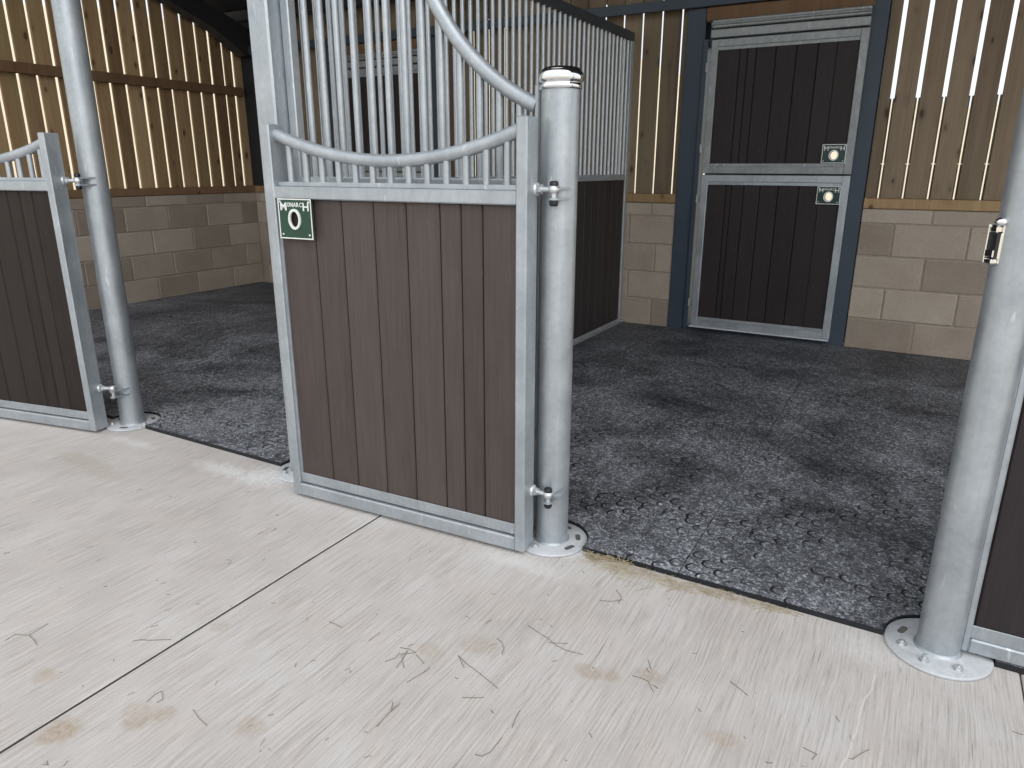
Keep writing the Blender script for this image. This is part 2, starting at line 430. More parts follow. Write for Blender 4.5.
# steel eaves beam over the back wall
e=B(); e.box(XL+.02,1.66,D-.055,D-.03,2.385,2.455,.002); e.box(XL+.02,1.66,D-.03,D+.05,2.449,2.455)
e.build('eaves_beam',NAVY,wall_back)

# ------------------------------------------------------------------ steel columns
def column(x0,x1,y0,y1,z0,z1,label,mt=NAVY):
    t=thing('steel_column',label,'column',((x0+x1)/2,(y0+y1)/2,z0),0,'painted steel columns of the barn frame')
    w=(x1-x0)/2; d=(y1-y0)/2; h=z1-z0
    b=B(); b.box(-w,w,-d,-d+.012,0,h,.002); b.build('flange',mt,t)
    b=B(); b.box(-w,w,d-.012,d,0,h,.002); b.build('flange',mt,t)
    b=B(); b.box(-.005,.005,-d+.012,d-.012,0,h); b.build('web',mt,t)
    return t
column(.415,.55,D-.01,D+.17,0,2.385,'navy steel column on the hinge side of the stable door, near stall')
column(1.62,1.752,D-.002,D+.17,0,2.7,'navy steel column between the stable door and the right-hand block wall')
column(S1+.415,S1+.55,D-.01,D+.17,0,2.385,'navy steel column left of the stable door seen through the partition bars')
column(S1+1.62,S1+1.752,D-.002,D+.17,0,2.385,'navy steel column right of the stable door seen through the partition bars')
column(-4.425,-4.135,D+.02+.01,D+.22,LEDGE,2.75,'dark steel column in the corner of the boarded walls',ROOFSTEEL)

# ------------------------------------------------------------------ roof
def rafter(x,name):
    b=B()
    y0,y1=-.55,3.9
    pts=[(y1,zroof(y1)+.02),(3.55,zroof(3.55)-.08),(3.2,zroof(3.2)),(y0,zroof(y0))]
    poly=[(y,z) for y,z in pts]+[(y0,zroof(y0)+.2),(y1,zroof(y1)+.2)]
    n=len(poly)
    for dx0,dx1 in ((x-.07,x+.07),):
        b.add([(dx0,y,z) for y,z in poly],[list(range(n))],.5); b.add([(dx1,y,z) for y,z in poly],[list(range(n))[::-1]],.5)
        vs=[];fs=[]
        for k in range(n):
            (y,z),(Y,Z)=poly[k],poly[(k+1)%n]; o=len(vs)
            vs+=[(dx0,y,z),(dx1,y,z),(dx1,Y,Z),(dx0,Y,Z)]; fs.append((o,o+1,o+2,o+3))
        b.add(vs,fs,.5)
    return b
ceil=B()
y0,y1=-.35,4.15
for k in range(1):
    za,zb=zroof(y0)+.32,zroof(y1)+.32
    # corrugated sheet
    x=XL-.5; nx=150; dx=(4.7-x)/nx; vs=[];fs=[]
    for i in range(nx+1):
        o_=.018*(1 if i%2 else -1)
        vs+=[(x+i*dx,y0,za+o_),(x+i*dx,y1,zb+o_),(x+i*dx,y0,za+o_+.012),(x+i*dx,y1,zb+o_+.012)]
    for i in range(nx):
        q=4*i; fs+=[(q,q+1,q+5,q+4),(q+2,q+6,q+7,q+3)]
    ceil.add(vs,fs)
ceiling=struct(ceil.build('ceiling',SHEET))
for i,yy in enumerate((-.2,.75,1.55,2.55,3.5)):
    b=B(); b.box(XL-.4,4.6,yy-.03,yy+.03,zroof(yy)+.2,zroof(yy)+.30,.004,.2+.1*i); b.build('purlin',ROOFSTEEL,ceiling)
rafter(XL+.09,'rafter').build('rafter',ROOFSTEEL,ceiling)
rafter(4.5,'rafter').build('rafter',ROOFSTEEL,ceiling)

# ------------------------------------------------------------------ rubber mats
def arc_notches(x0,x1,yf,circles,r0):
    """front edge polyline from x0 to x1 at y=yf with circular bites"""
    pts=[(x0,yf)]
    for cx in circles:
        r=r0; cy=-.014 if cx==P4X else 0.0
        if cx==P4X: r=r0+.003
        if cx+r<=x0 or cx-r>=x1: continue
        N=28
        arc=[(cx-r*cos(pi*k/N),cy+r*sin(pi*k/N)) for k in range(N+1)]
        arc=[p for p in arc if x0<=p[0]<=x1 and p[1]>yf]
        if cx-r<x0: 
            pts=[]; arc=[(x0,sqrt(max(0,r*r-(x0-cx)**2)))]+[p for p in arc if p[0]>x0+.002]
            pts+=arc; pts.append((cx+r,yf)) if yf>-.05 else None
        elif cx+r>x1:
            pts.append((cx-r,yf)); pts+=[p for p in arc if p[0]<x1-.002]+[(x1,sqrt(max(0,r*r-(x1-cx)**2)))]
            return pts
        else:
            pts.append((cx-r,yf)); pts+=arc[1:-1]; pts.append((cx+r,yf))
    pts.append((x1,yf)); return pts
def mat_piece(x0,x1,y0,y1,label,grp):
    g_=.0012
    if y0<0: pts=arc_notches(x0+g_,x1-g_,y0,[P1X,P2X,P3X,P4X,P5X],.1305)
    else: pts=[(x0+g_,y0+g_),(x1-g_,y0+g_)]
    pts=pts+[(x1-g_,y1-g_),(x0+g_,y1-g_)]
    cx,cy=(x0+x1)/2,(y0+y1)/2
    b=B(); b.prism([(p[0]-cx,p[1]-cy) for p in pts],0.0,.018)
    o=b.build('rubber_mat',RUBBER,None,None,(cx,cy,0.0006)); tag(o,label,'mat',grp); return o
rowsY=[(-.02,.37,'front'),(.37,2.2,'middle'),(2.2,3.6,'back')]
colsR=[(.035,.415,'strip beside the tall bars of the partition'),(.415,1.635,'column behind the short capped post'),(1.635,2.855,'column running back to the right-hand block wall')]
for y0,y1,rn in rowsY:
    for x0,x1,cn in colsR:
        mat_piece(x0,x1,y0,y1,'black ring-pattern rubber mat, %s row, %s'%(rn,cn),'rubber mats of the open stall')
mat_piece(2.855,3.6,-.02,3.6,'black ring-pattern rubber mat along the far right of the stall','rubber mats of the open stall')
colsL=[(-4.335,-3.1,'column along the left block wall'),(-3.1,-1.88,'column behind the left gate'),(-1.88,-.66,'column behind the round left post'),(-.66,-.065,'strip against the partition')]
for y0,y1,rn in rowsY:
    for x0,x1,cn in colsL:
        mat_piece(x0,x1,y0,y1,'dusty black rubber mat of the left stall, %s row, %s'%(rn,cn),'rubber mats of the left stall')

# ------------------------------------------------------------------ posts
def base_plate(t,slots,lime=True,r=.127):
    b=B(); b.lathe([(.0,.001),(r,.001),(r,.008),(r-.002,.010),(0,.010)],56)
    pl=b.build('base_plate',GALV_PLATE if lime else GALV,t)
    for a,kind in slots:
        x,y=.094*cos(a),.094*sin(a)
        if kind=='slot':
            s=B(); s.M=Matrix.Translation((x,y,0))@Matrix.Rotation(a+pi/2,4,'Z')
            poly=[(.012+.009*cos(q),.009*sin(q)) for q in [-pi/2+pi*k/8 for k in range(9)]]+[(-.012+.009*cos(q),.009*sin(q)) for q in [pi/2+pi*k/8 for k in range(9)]]
            s.prism(poly,.0098,.0106); s.build('slot',SLOT,pl)
        else:
            s=B(); s.M=Matrix.Translation((x,y,.010))
            s.cyl((0,0,0),(0,0,.002),.013,20)
            s.prism([(.010*cos(k*pi/3),.010*sin(k*pi/3)) for k in range(6)],.002,.010)
            s.cyl((0,0,.010),(0,0,.021 if kind=='long' else .013),.005,12); s.build('anchor_bolt',ZINC,pl)
    return pl
def hinge(t,px,py,z):
    """two lugs welded to the post that hold the pin (local coords)"""
    h=thing_child('hinge_bracket',t,(0,0,z))
    b=B()
    r=.016
    poly=[(px+r*cos(a),py+r*sin(a)) for a in [radians(150+15*k) for k in range(14)]]
    poly+=[(.0545,-.026),(.045,-.020),(-.012,-.050)]
    b.prism(poly,.0115,.0185); b.prism(poly,-.0185,-.0115)
    h2=b.build('hinge_bracket',GALV,t,None,(0,0,z))
    bpy.data.objects.remove(h)
    p=B(); p.cyl((px,py,-.03),(px,py,.03),.008,16); p.build('hinge_pin',ZINC,h2)
    for s_ in (-1,1):
        p=B(); p.lathe([(.0,0),(.0125,0),(.0135,.004),(.0135,.013),(.010,.018),(0,.0185)] if s_>0 else [(0,-.0185),(.010,-.018),(.0135,-.013),(.0135,-.004),(.0125,0),(0,0)],20,(px,py,.0185*s_))
        p.build('pin_cap',BLACK,h2,'black plastic hinge pin cap')
    return h2
def thing_child(name,parent,loc):
    o=bpy.data.objects.new(name,None); COL.objects.link(o); o.parent=parent; o.location=loc; return o
def chrome_cap(t,z,r):
    b=B(); b.lathe([(r+.001,-.006),(r+.006,-.004),(r+.006,.008),(r+.003,.011),(r+.003,.013),(r+.009,.017),(r+.0105,.024),(r+.0105,.032),(r+.008,.040),(r+.004,.045),(r+.002,.046),(r+.001,.048),(r-.004,.053),(r-.014,.056),(r-.03,.058),(0,.059)],48,(0,0,z))
    b.build('chrome_cap',CHROME,t,'shiny chrome domed post cap')
def round_post(x,h,label,capped,slots,hinges=(),r=.0572,lime=True,rp=.127,yp=0.0):
    t=thing('post',label,'post',(x,yp,0),0,'posts of the stall fronts')
    b=B()
    b.cyl((0,0,.004),(0,0,h),r,48); b.build('tube',GALV,t)
    w=B(); w.lathe([(r+.007,.010),(r+.005,.013),(r+.002,.016),(r-.001,.018)],48); w.build('weld',GALV,t)
    base_plate(t,slots,lime,rp)
    if capped: chrome_cap(t,h,r)
    for px,py,z in hinges: hinge(t,px,py,z)
    return t
post1=round_post(P1X,3.72-.02,'tall round galvanised post standing at the end of the left gate',False,[(radians(a),k) for a,k in ((-60,'slot'),(0,'bolt'),(60,'slot'),(180,'slot'),(240,'bolt'))],[(.035,-.098,1.204),(.035,-.098,.190)])
post3=round_post(P3X,1.496,'short round galvanised post with chrome cap beside the middle gate',True,[(radians(a),k) for a,k in ((-22,'slot'),(28,'slot'),(80,'slot'),(-100,'bolt'),(180,'bolt'),(225,'bolt'))],[(.028,-.09,1.196),(.028,-.09,.208)])
post4=round_post(P4X,1.496,'thick nearest post at right edge with chrome latch keep and bolted round base',True,[(radians(a),k) for a,k in ((158,'slot'),(203,'bolt'),(250,'long'),(300,'bolt'),(20,'slot'),(80,'slot'))],(),.0530,True,.131,-.014)
# latch keep on the near post
KM=Matrix.Rotation(radians(205),4,'Z')
lk=B(); lk.M=KM
lk.box(.048,.053,-.018,.018,1.058,1.148,.002); lk.box(.053,.068,-.018,-.014,1.058,1.148,.002)
lk.box(.053,.068,-.014,.018,1.058,1.070,.003); lk.box(.053,.066,-.014,.016,1.128,1.146,.004); lk.box(.064,.068,-.014,.018,1.074,1.090,.001)
lk.box(.050,.056,.014,.018,1.070,1.128,.001)
keep=lk.build('latch_keep',CHROME,post4,'chrome slam latch keep')
lk=B(); lk.M=KM
lk.box(.0535,.0635,-.0135,.0165,1.0705,1.1275,.001)
lk.build('latch_slot',BLACK,keep,'dark slot of the latch keep')
lk=B(); lk.M=KM; lk.lathe([(0,.0),(.011,.0),(.0145,.006),(.0125,.013),(.006,.017),(0,.0175)],24,(.056,.010,1.1465)); lk.build('round_stud',CHROME,keep)
# square post that carries the partition
t=thing('partition_post','tall square galvanised post at the head of the barred partition','post',(P2X,0,0),0,'posts of the stall fronts')
b=B(); b.box(-.05,.05,-.05,.05,.004,2.3,.007); b.build('tube',GALV,t)
b=B(); b.box(-.052,.052,-.052,.052,2.3,2.306,.003); b.build('end_cap',GALV,t)
base_plate(t,[(radians(a),k) for a,k in ((205,'slot'),(165,'bolt'),(235,'bolt'),(300,'slot'),(135,'slot'))])

# ------------------------------------------------------------------ boards, frames, signs
def board_panel(name,x0,x1,z0,z1,y0,y1,div,mat,parent,hole=None):
    b=B(); e=[x0]+list(div)+[x1]; yb=y1-.007
    for k in range(len(e)-1):
        a,c_=e[k],e[k+1]; g_=.0016
        t_=random.random()
        if hole and a<hole[0]-hole[2] and c_>hole[0]+hole[2]:
            hx,hz,rx,rz=hole; N=32
            inner=[(hx+rx*cos(2*pi*k_/N),hz+rz*sin(2*pi*k_/N)) for k_ in range(N)]
            zl,zh=hz-rz*1.6,hz+rz*1.6
            for (a_,d_,ya,yc) in ((a+g_,c_-g_,y0,yb),(a,c_,yb,y1)):
                outer=[]
                for k_ in range(N):
                    dx,dz=cos(2*pi*k_/N),sin(2*pi*k_/N)
                    s_=min(((d_-hx) if dx>0 else (hx-a_))/max(abs(dx),1e-6),((rz*1.6))/max(abs(dz),1e-6))
                    outer.append((hx+dx*s_,hz+dz*s_))
                for cx_,cz_ in ((a_,zl),(d_,zl),(a_,zh),(d_,zh)):
                    q=min(range(N),key=lambda i:(outer[i][0]-cx_)**2+(outer[i][1]-cz_)**2); outer[q]=(cx_,cz_)
                b.ringplate(outer,inner,ya,yc,t_)
                if zh<z1: b.box(a_,d_,ya,yc,zh,z1,0,t_)
                if zl>z0: b.box(a_,d_,ya,yc,z0,zl,0,t_)
        else:
            b.box(a+g_,c_-g_,y0,yb,z0,z1,.005,t_); b.box(a,c_,yb,y1,z0,z1,0,t_)
    return b.build(name,mat,parent)
def lettering(parent,cx,zt,w,y,mat):
    """the maker's word in an arch: two tall outer capitals, five small ones between"""
    word="MONARCH"; b=B()
    wid=[.24,.09,.11,.10,.10,.10,.22]; tot=sum(wid); x=cx-w/2
    for k,ch in enumerate(word):
        cu=bpy.data.curves.new('glyph','FONT'); cu.body=ch; cu.offset=.016
        ob=bpy.data.objects.new('glyph',cu); COL.objects.link(ob)
        dg=bpy.context.evaluated_depsgraph_get(); me=bpy.data.meshes.new_from_object(ob.evaluated_get(dg))
        xs=[v.co.x for v in me.vertices]; zs=[v.co.y for v in me.vertices]
        cw=w*wid[k]/tot; big=k in (0,6)
        h_=w*(.26 if big else .14)*.80
        top=zt-(0 if big else w*.010*abs(k-3)*0)
        sx=cw*.86/(max(xs)-min(xs)); sz=h_/(max(zs)-min(zs))
        vs=[(x+cw*.07+(v.co.x-min(xs))*sx, y, top-h_+(v.co.y-min(zs))*sz) for v in me.vertices]
        fs=[tuple(p.vertices) for p in me.polygons]
        n_=len(vs)
        # front faces look to -y
        b.add(vs,fs,.5); 
        b.add([(p[0],p[1]+.0012,p[2]) for p in vs],[f[::-1] for f in fs],.5)
        x+=cw
        bpy.data.objects.remove(ob); bpy.data.curves.remove(cu); bpy.data.meshes.remove(me)
    return b.build('lettering',mat,parent)
def sign(parent,x0,x1,z0,z1,y,green,label,hole,rim=None):
    """enamelled latch plate with a white edge and an oval opening; front face at y, 4 mm thick"""
    hx,hz,rx,rz=hole; N=32
    inner=[(hx+rx*cos(2*pi*k/N),hz+rz*sin(2*pi*k/N)) for k in range(N)]
    def rect(a,c,d,e):
        out=[]
        for k in range(N):
            dx,dz=cos(2*pi*k/N),sin(2*pi*k/N)
            s_=min(((c-hx) if dx>0 else (hx-a))/max(abs(dx),1e-6),((e-hz) if dz>0 else (hz-d))/max(abs(dz),1e-6))
            out.append((hx+dx*s_,hz+dz*s_))
        for cx_,cz_ in ((a,d),(c,d),(a,e),(c,e)):
            q=min(range(N),key=lambda i:(out[i][0]-cx_)**2+(out[i][1]-cz_)**2); out[q]=(cx_,cz_)
        return out
    b=B(); b.ringplate(rect(x0,x1,z0,z1),inner,y,y+.004); pl=b.build('sign_plate',green,parent,label)
    w=x1-x0; e=w*.026
    b=B(); b.ringplate(rect(x0,x1,z0,z1),rect(x0+e,x1-e,z0+e,z1-e),y-.0012,y); b.build('border',WHITE,pl)
    rm=rim or (rx+.010,rz+.010)
    out=[(hx+rm[0]*cos(2*pi*k/N),hz+rm[1]*sin(2*pi*k/N)) for k in range(N)]
    b=B(); b.ringplate(out,inner,y-.006,y+.001); b.build('finger_ring',WHITE,pl)
    lettering(pl,(x0+x1)/2,z1-w*.085,w*.88,y-.0016,WHITE)
    for sx,sz in ((x0+w*.1,z0+w*.1),(x1-w*.1,z0+w*.1),(x1-w*.07,z1-w*.07),(x0+w*.07,z1-w*.07)):
        b=B(); b.cyl((sx,y-.002,sz),(sx,y,sz),w*.022,12); b.build('rivet',WHITE,pl)
    return pl

GATE_DIV=[-.836,-.713,-.578,-.446,-.317,-.239,-.161]
def gate(name,label,loc,ang,pin_local,board):
    t=thing(name,label,'gate',loc,ang,'gates of the stall fronts')
    W=1.03; d=.078; s_=.037
    for x0 in (-W,-s_):
        b=B(); b.box(x0,x0+s_,0,d,.0,1.40,.004); b.build('stile',GALV,t)
    b=B(); b.box(-W+s_,-s_,0,d,.0,.05,.004); b.build('bottom_rail',GALV,t)
    b=B(); b.box(-W+s_,-s_,.012,.017,.055,.094,.001); b.build('retaining_strip',GALV,t)
    b=B(); b.box(-W+s_,-s_,0,d,1.150,1.192,.004); b.build('middle_rail',GALV,t)
    b=B(); b.box(-W+s_,-s_,.022,d-.01,1.192,1.208,.002); b.build('bar_seat',GALV,t)
    b=B(); b.box(-W+s_,-W+s_+.008,.014,.03,.092,1.152); b.build('side_lip',GALV,t)
    board_panel('board_panel',-W+s_+.001,-s_-.001,.06,1.152,.0185,.040,GATE_DIV,board,t)
    zc=lambda x: 1.277+.385*(x+.515)**2
    path=[(-W+s_-.004+(W-2*s_+.008)*k/40,d/2,0) for k in range(41)]
    path=[(x,y,zc(x)) for x,y,_ in path]
    b=B(); b.tube(path,.0212,24); b.build('curved_top_rail',GALV,t)
    for k in range(13):
        x=-.941+.0715*k
        b=B(); b.cyl((x,d/2,1.206),(x,d/2,zc(x)-.010),.0115,16); b.build('bar',GALV,t)
    # eye bolts towards the hinge pins
    px,py=pin_local
    for z in (1.196,.208):
        b=B(); x0,y0=.0,d*.82
        dx,dy=px-x0,py-y0; L=hypot(dx,dy); ux,uy=dx/L,dy/L
        b.cyl((x0-.002,y0,z),(px-ux*.010,py-uy*.010,z),.0085,14)
        ringN=20
        b.lathe([(.0088,-.0105),(.0165,-.0105),(.0165,.0105),(.0088,.0105),(.0088,-.0105)],ringN,(px,py,z))
        eb=b.build('eye_bolt',ZINC,t)
        b=B(); b.M=Matrix.Translation((x0,y0,z))@Matrix.Rotation(atan2(uy,ux),4,'Z')@Matrix.Rotation(pi/2,4,'Y')
        b.lathe([(0,-.004),(.022,.0),(.020,.006),(.013,.010),(0,.010)],20)
        b.prism([(.0145*cos(k*pi/3),.0145*sin(k*pi/3)) for k in range(6)],.012,.022); b.build('nut',ZINC,eb)
    return t
def to_local(loc,ang,p):
    v=Matrix.Rotation(-ang,3,'Z')@(Vector((p[0],p[1],0))-Vector((loc[0],loc[1],0))); return v.x,v.y
GL=(1.138,-.152,.012); GA=radians(2.7)
gate3=gate('gate','middle gate with brown boards, green latch plate and dipped top rail',GL,GA,to_local(GL,GA,(P3X+.028,-.09)),BOARD)
sign(gate3,-.974,-.822,1.014,1.152,-.0042,GREEN,'green latch plate with white lettering and oval ring',(-.899,1.082,.0195,.027),(.0275,.0355))
LL=(-1.258,-.19,.012); LA=radians(11)
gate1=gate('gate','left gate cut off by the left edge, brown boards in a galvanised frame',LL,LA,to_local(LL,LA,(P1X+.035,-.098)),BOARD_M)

# ------------------------------------------------------------------ stall-front panels with a swan-neck top
def swan(u):
    """height of the swan neck above the floor; u = distance from the short post"""
    R_=.80; a0=radians(23)                 # arc that starts 23 deg from level at the post
    cx,cz=R_*sin(a0),1.452+R_*cos(a0)       # centre
    x=u
    # circle centre so that slope at u=0 is tan(a0)
    X=x+R_*sin(a0)
    if X>=R_: return 9.9
    return 1.452+R_*cos(a0)-sqrt(R_*R_-X*X)
def front_panel(x_low,x_high,label,nbars,bar0,step):
    """x_low: side of the short post; x_high: side where it climbs to full height (world x)"""
    sgn=1 if x_high>x_low else -1
    t=thing('stall_front_panel',label,'panel',(x_low,0,0),0,'barred front panels of the stalls')
    Wd=abs(x_high-x_low); X=lambda u: sgn*u
    def bx(u0,u1,y0,y1,z0,z1,bev=.004):
        b=B(); a,c_=sorted((X(u0),X(u1))); b.box(a,c_,y0,y1,z0,z1,bev); return b
    s_=.04; sl=.018; d=.02; TOP=2.2
    bx(0,sl,-d,d,.02,1.512).build('stile',GALV,t)
    bx(Wd-s_,Wd,-d,d,.02,TOP).build('stile',GALV,t)
    bx(sl,Wd-s_,-d,d,.02,.062).build('bottom_rail',GALV,t)
    bx(sl,Wd-s_,-.012,-.008,.062,.10,.001).build('retaining_strip',GALV,t)
    bx(sl,Wd-s_,-d,d,1.185,1.235).build('middle_rail',GALV,t)
    e=[sl+.001+k*(Wd-s_-sl-.002)/8 for k in range(9)]
    a,c_=sorted((X(e[0]),X(e[-1])))
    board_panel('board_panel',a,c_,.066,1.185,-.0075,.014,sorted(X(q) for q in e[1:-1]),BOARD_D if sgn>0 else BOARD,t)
    uu=sl-.003; path=[]
    while uu<Wd-s_ and swan(uu-sl)<TOP-.02:
        path.append((X(uu),0,swan(uu-sl))); uu+=.012 if swan(uu-sl)<1.8 else .005
    ut=uu
    b=B(); b.tube(path,.024,24); b.build('swan_neck_rail',GALV,t)
    bx(ut-.03,Wd-s_,-d,d,TOP-.04,TOP).build('top_rail',GALV,t)
    for k in range(nbars):
        u=bar0+step*k
        if u>Wd-s_-.015: break
        zt=min(swan(u-sl)-.012,TOP-.038)
        b=B(); b.cyl((X(u),0,1.233),(X(u),0,zt),.0115,16); b.build('bar',GALV,t)
    return t
# between the square post and the short capped post (low at the capped post)
pA=front_panel(P3X-.060,P2X+.070,'stall front panel with swan-neck rail and tall bars behind the middle gate',14,(P3X-.060-.147)-.0735*12+.0001,.0735)
pB=front_panel(P4X+.0505,P5X-.06,'stall front panel right of the nearest post at the right edge',14,.04+.052,.0735)

pA.location.x-=.017; pA.location.y=.03

# ------------------------------------------------------------------ partition
t=thing('partition','long barred partition between the two stalls with solid dark base','partition',(0,0,0))
Y0,Y1=.055,3.605
def pb(y0,y1,z0,z1,w=.02,bev=.003):
    b=B(); b.box(-w,w,y0,y1,z0,z1,bev); return b
pb(Y0,Y0+.045,.02,2.195).build('stile',GALV,t); pb(Y1-.055,Y1,.02,2.195).build('stile',GALV,t)
pb(Y0,Y1,2.195,2.255,.024).build('top_rail',GALV_DARK,t,'dark steel top channel')
pb(Y0+.045,Y1-.055,1.178,1.222).build('middle_rail',GALV,t)
pb(Y0+.045,Y1-.055,.02,.05).build('bottom_rail',GALV,t)
for k in range(-14,33):
    y=1.179+.0735*k
    if y<Y0+.06 or y>Y1-.07: continue
    b=B(); b.cyl((0,y,1.22),(0,y,2.197),.0108,14); b.build('bar',GALV,t)
b=B(); k=0; y=Y0+.046
while y<Y1-.057:
    e_=min(y+.128,Y1-.056); b.box(-.011,.011,y+.0014,e_-.0014,.05,1.178,.004,random.random()); b.box(-.004,.004,y,e_,.05,1.178); y=e_
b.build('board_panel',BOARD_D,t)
b=B(); b.box(-.035,.035,Y1-.02,D-.002,.018,.034,.003); b.build('foot_bracket',GALV,t)

# ------------------------------------------------------------------ stable doors
def stable_door(dx,n,near):
    # fixed frame: header, hinge jamb, sill
    f=struct(thing('door_%d'%n,'galvanised outer frame of the %s'%('stable door in the open stall' if near else 'stable door behind the partition'),'door frame',(dx,D,0)))
    del f['category']
    b=B(); b.box(.605,1.652,-.05,-.005,2.172,2.228,.004); b.build('header',GALV_OLD,f)
    b=B(); b.box(.612,1.652,-.060,-.010,2.236,2.290,.006); b.tube([(.612,-.063,2.262),(1.652,-.063,2.262)],.010,12); b.build('weather_bar',GALV_OLD,f)
    b=B(); b.box(.553,1.66,-.020,.05,2.292,2.384,.005,.3); b.build('lintel',WOODR,f)
    b=B(); b.box(.5505,.585,-.03,.10,.019,2.17,.003); b.build('hinge_jamb',NAVY,f)
    b=B(); b.box(.5505,1.619,-.035,.10,.0,.046,.004); b.build('sill',NAVY,f)
    b=B(); b.box(.612,1.655,-.088,-.036,.047,.054,.002); b.build('light_line_strip',GALV_PLATE,f)  # pale strip added to imitate the line of light under the leaf
    b=B(); b.box(.586,1.618,.0,.10,2.12,2.29,.003,.2); b.build('head_light_block',NAVY,f)  # unseen backing, added to block light leaking in above the leaf
    places='in the open stall' if near else 'behind the partition bars of the left stall'
    def leaf(name,lab,z0,z1,div,sz,zl):
        t=thing(name,lab,'door',(dx,D-.052,z0),0,'stable door leaves')
        h=z1-z0; x0,x1=(.617,1.655)
        s_=.05
        for a in (x0,x1-s_):
            b=B(); b.box(a,a+s_,0,.045,0,h,.003); b.build('stile',GALV_OLD if zl else GALV,t)
        for a in (0,h-s_):
            b=B(); b.box(x0+s_,x1-s_,0,.045,a,a+s_,.003); b.build('rail',GALV_OLD if zl else GALV,t)
        
        for a in (s_,h-s_-.022):
            lip=B(); lip.box(x0+s_,x1-s_,.006,.012,a,a+.022,.001); lip.build('retaining_strip',GALV_OLD if zl else GALV,t)
        if not zl:
            lip=B(); lip.box(x0+.01,x1-.01,.046,.050,h-.03,h+.035,.001); lip.build('gap_light_stop',GALV_DARK,t)  # added behind the gap between the leaves to keep daylight out
        cx,cz=1.53,(sz[0]+sz[1])/2-.010
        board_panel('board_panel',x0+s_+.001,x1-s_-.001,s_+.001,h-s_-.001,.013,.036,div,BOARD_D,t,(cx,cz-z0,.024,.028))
        if near:
            sign(t,1.452,1.608,sz[0]-z0,sz[1]-z0,.0005,DGREEN,'dark green latch plate with white lettering and a round lit opening',(cx,cz-z0,.024,.028),(.032,.036))
        for zz in (.18,h-.18):
            b=B(); b.box(x0-.030,x0,.010,.020,zz-.02,zz+.02,.002); b.cyl((x0-.030,.015,zz-.03),(x0-.030,.015,zz+.03),.009,14); b.build('hinge',GALV_OLD,t)
        return t
    U=[.821,.875,.936,1.069,1.206,1.346,1.468]
    leaf('stable_door_leaf','upper leaf of the stable door %s'%places,1.232,2.160,U,(1.306,1.432),True)
    leaf('stable_door_leaf','lower leaf of the stable door %s'%places,.056,1.222,[.804,.843,.935,1.052,1.180,1.324,1.466],(1.027,1.150),False)
stable_door(0,1,True)
stable_door(S1,2,False)

# ------------------------------------------------------------------ straw and hay stalks
def strand(b,pts,r):
    b.tube([(x,y,z) for x,y,z in pts],r,5,True,random.random())
b=B()
for k in range(190):
    u=random.random()**1.9
    x=1.33+.66*u; spread=.015+.045*max(0,1-abs(x-1.55)/.25)
    y=-.030-abs(random.gauss(0,spread)); z=.003+random.random()*.014*(1-u)
    a=random.gauss(0.15,.7); L=random.uniform(.02,.085)
    pts=[]
    for q in range(5):
        s_=(q/4-.5)*L; cv=random.uniform(-.003,.003)
        pts.append((x+s_*cos(a)+cv,min(-.0235,y+s_*sin(a)+cv),max(.0015,z+random.uniform(-.002,.002))))
    strand(b,pts,random.uniform(.0004,.0008))
for k in range(16):   # a tuft at the mat edge
    a=random.uniform(.2,2.9); L=random.uniform(.02,.055); x=1.445+random.gauss(0,.02)
    strand(b,[(x,-.03,.004),(x+.5*L*cos(a),-.030-.006*random.random(),.006+.5*L*sin(a)),(x+L*cos(a),-.031-.01*random.random(),.006+L*sin(a)*.8)],.0008)
o=b.build('loose_straw',STRAW); tag(o,'pale loose straw strewn along the mat edge right of the short capped post','straw'); o['kind']='stuff'
b=B()
for k in range(210):
    x=random.uniform(-.6,2.6); y=random.uniform(-1.7,-.10)
    if (x-P3X)**2+y*y<.03 or (x-P4X)**2+y*y<.03 or (y>-.27 and x<1.2): continue
    a=random.uniform(0,pi); L=random.uniform(.004,.022); 
    strand(b,[(x,y,.001),(x+.5*L*cos(a),y+.5*L*sin(a)+random.uniform(-.003,.003),.0015),(x+L*cos(a),y+L*sin(a),.001)],random.uniform(.0004,.0008))
o=b.build('hay_crumbs',STALK); tag(o,'tiny dark hay crumbs sprinkled over the pale brushed concrete','hay crumbs'); o['kind']='stuff'
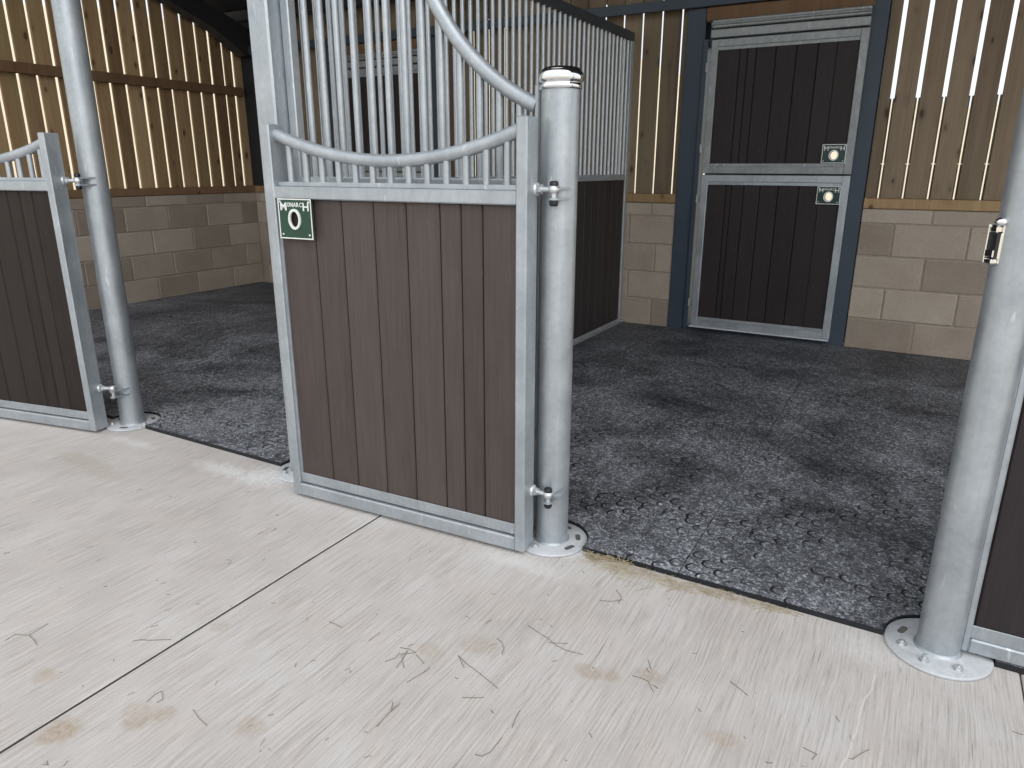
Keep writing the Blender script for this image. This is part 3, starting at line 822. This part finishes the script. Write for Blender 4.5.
# camera-independent floor coordinates measured from the photograph
ST=[
 ('forked dark hay stalk on the concrete near the left edge, left of the joint',[[(.102,-1.272),(.097,-1.245),(.136,-1.227),(.125,-1.170)],[(.136,-1.227),(.178,-1.233),(.20,-1.24)]]),
 ('straight hay stalk ending at the concrete joint',[[(.424,-1.083),(.452,-1.071),(.499,-1.039)]]),
 ]
def G0(u,v):
    """photo measurement -> floor point, with the fitted survey of the yard"""
    d=CR@Vector(((u-512)/F_PX,-(v-384)/F_PX,-1.0)); s_=-CAM[2]/d.z
    return (CAM[0]+s_*d.x,CAM[1]+s_*d.y)
CAM=(2.1713,-2.0515,1.2692); EUL=(1.2768,-.0028,.5181); F_PX=714.21
from mathutils import Euler
CR=Euler(EUL,'XYZ').to_matrix()
for lab,lines in [
 ('short curved hay stalk right of the joint, near the bottom left brown stain',[[(193,710),(199,719),(207,726)]]),
 ('small looped hay stalk in the lower left, right of the joint',[[(147,702),(155,695),(162,692),(163,700),(157,703)]]),
 ('short pale stalk below the middle of the gate',[[(329,622),(336,625),(342,628)]]),
 ('short dark stalk in front of the middle gate, pointing up right',[[(369,641),(375,637),(380,633)]]),
 ('small tangled hay tuft in the middle of the pale concrete',[[(385,662),(395,659),(400,653)],[(396,668),(403,660),(401,655),(416,653)],[(404,668),(402,661),(408,651)],[(400,648),(410,650),(416,653)],[(416,655),(424,664)]]),
 ('long straight hay stalk with a looped end, lower middle',[[(464,668),(460,660),(458,656),(466,664),(482,676),(498,689)]]),
 ('long bent hay stalk below the tangled tuft',[[(407,683),(415,678),(427,671),(430,668)]]),
 ('dark forked stalk at the bottom, left of the middle',[[(377,727),(385,718),(391,712),(400,704)],[(391,712),(393,702)]]),
 ('straight level hay stalk, lower middle',[[(462,698),(473,698.5),(484,698)]]),
 ('wavy hay stalk by the bottom edge, middle',[[(475,755),(482,757),(490,753),(496,746),(502,738)]]),
 ('hooked dark stalk under the short capped post',[[(497,639),(502,643),(504,649),(502,655)]]),
 ('long thin curved stalk in front of the short capped post',[[(528,626),(538,633),(548,639),(556,646),(566,651),(583,655)],[(548,643),(568,644)]]),
 ('crossed hay sprig between the short post and the straw',[[(600,601),(612,602),(622,600)],[(616,590),(622,598),(618,604)]]),
 ('dark bent stalk beside the brown blotch in the lower right',[[(632,676),(642,679),(648,682),(653,692)],[(648,660),(651,670)]]),
 ('thin straight stalk right of the brown blotches',[[(730,682),(739,689),(748,696)]]),
 ('upright dark stalk at the bottom, below the long curved stalk',[[(512,728),(516,718),(520,711)]]),
 ('short slanted stalk at the bottom edge left of the white scrape',[[(803,748),(810,752),(817,755),(812,760)]]),
 ('short stalk lying right of the white scrape',[[(852,760),(860,755),(869,750)]]),
]: ST.append((lab,[[G0(u,v) for u,v in L] for L in lines]))
for lab,lines in ST:
    cx,cy=lines[0][0]; b=B()
    for L in lines:
        pts=[(p[0]-cx,p[1]-cy,.0016+(.001 if 0<i<len(L)-1 else 0)) for i,p in enumerate(L)]
        b.tube(pts,.0008,6)
    tag(b.build('hay_stalk',STALK,None,None,(cx,cy,0)),lab,'hay stalk','hay stalks on the concrete')

# ------------------------------------------------------------------ light, camera
w=bpy.data.worlds.new('overcast_sky'); SC.world=w; w.use_nodes=True; nt=w.node_tree
bg=nt.nodes['Background']
tc=nt.nodes.new('ShaderNodeTexCoord'); sp=nt.nodes.new('ShaderNodeSeparateXYZ'); cr=nt.nodes.new('ShaderNodeValToRGB')
nt.links.new(tc.outputs['Generated'],sp.inputs[0]); nt.links.new(sp.outputs['Z'],cr.inputs['Fac'])
cr.color_ramp.elements[0].color=(.80,.84,.88,1); cr.color_ramp.elements[1].color=(.98,1.0,1.04,1)
nt.links.new(cr.outputs['Color'],bg.inputs['Color']); bg.inputs['Strength'].default_value=1.0
sun=bpy.data.lights.new('hazy_sun','SUN'); sun.energy=1.15; sun.angle=radians(60); sun.color=(1,.985,.97)
so=bpy.data.objects.new('hazy_sun',sun); COL.objects.link(so); so.rotation_euler=(radians(54),0,radians(42)); so.location=(0,-4,6)
cd=bpy.data.cameras.new('camera'); co=bpy.data.objects.new('camera',cd); COL.objects.link(co)
co.location=CAM; co.rotation_euler=EUL; cd.sensor_fit='HORIZONTAL'; cd.sensor_width=36; cd.lens=F_PX/1024*36; cd.clip_start=.05
SC.camera=co
SC.view_settings.view_transform='Standard'; SC.view_settings.look='None'; SC.view_settings.gamma=1
SC.view_settings.use_curve_mapping=False; SC.view_settings.exposure=.38
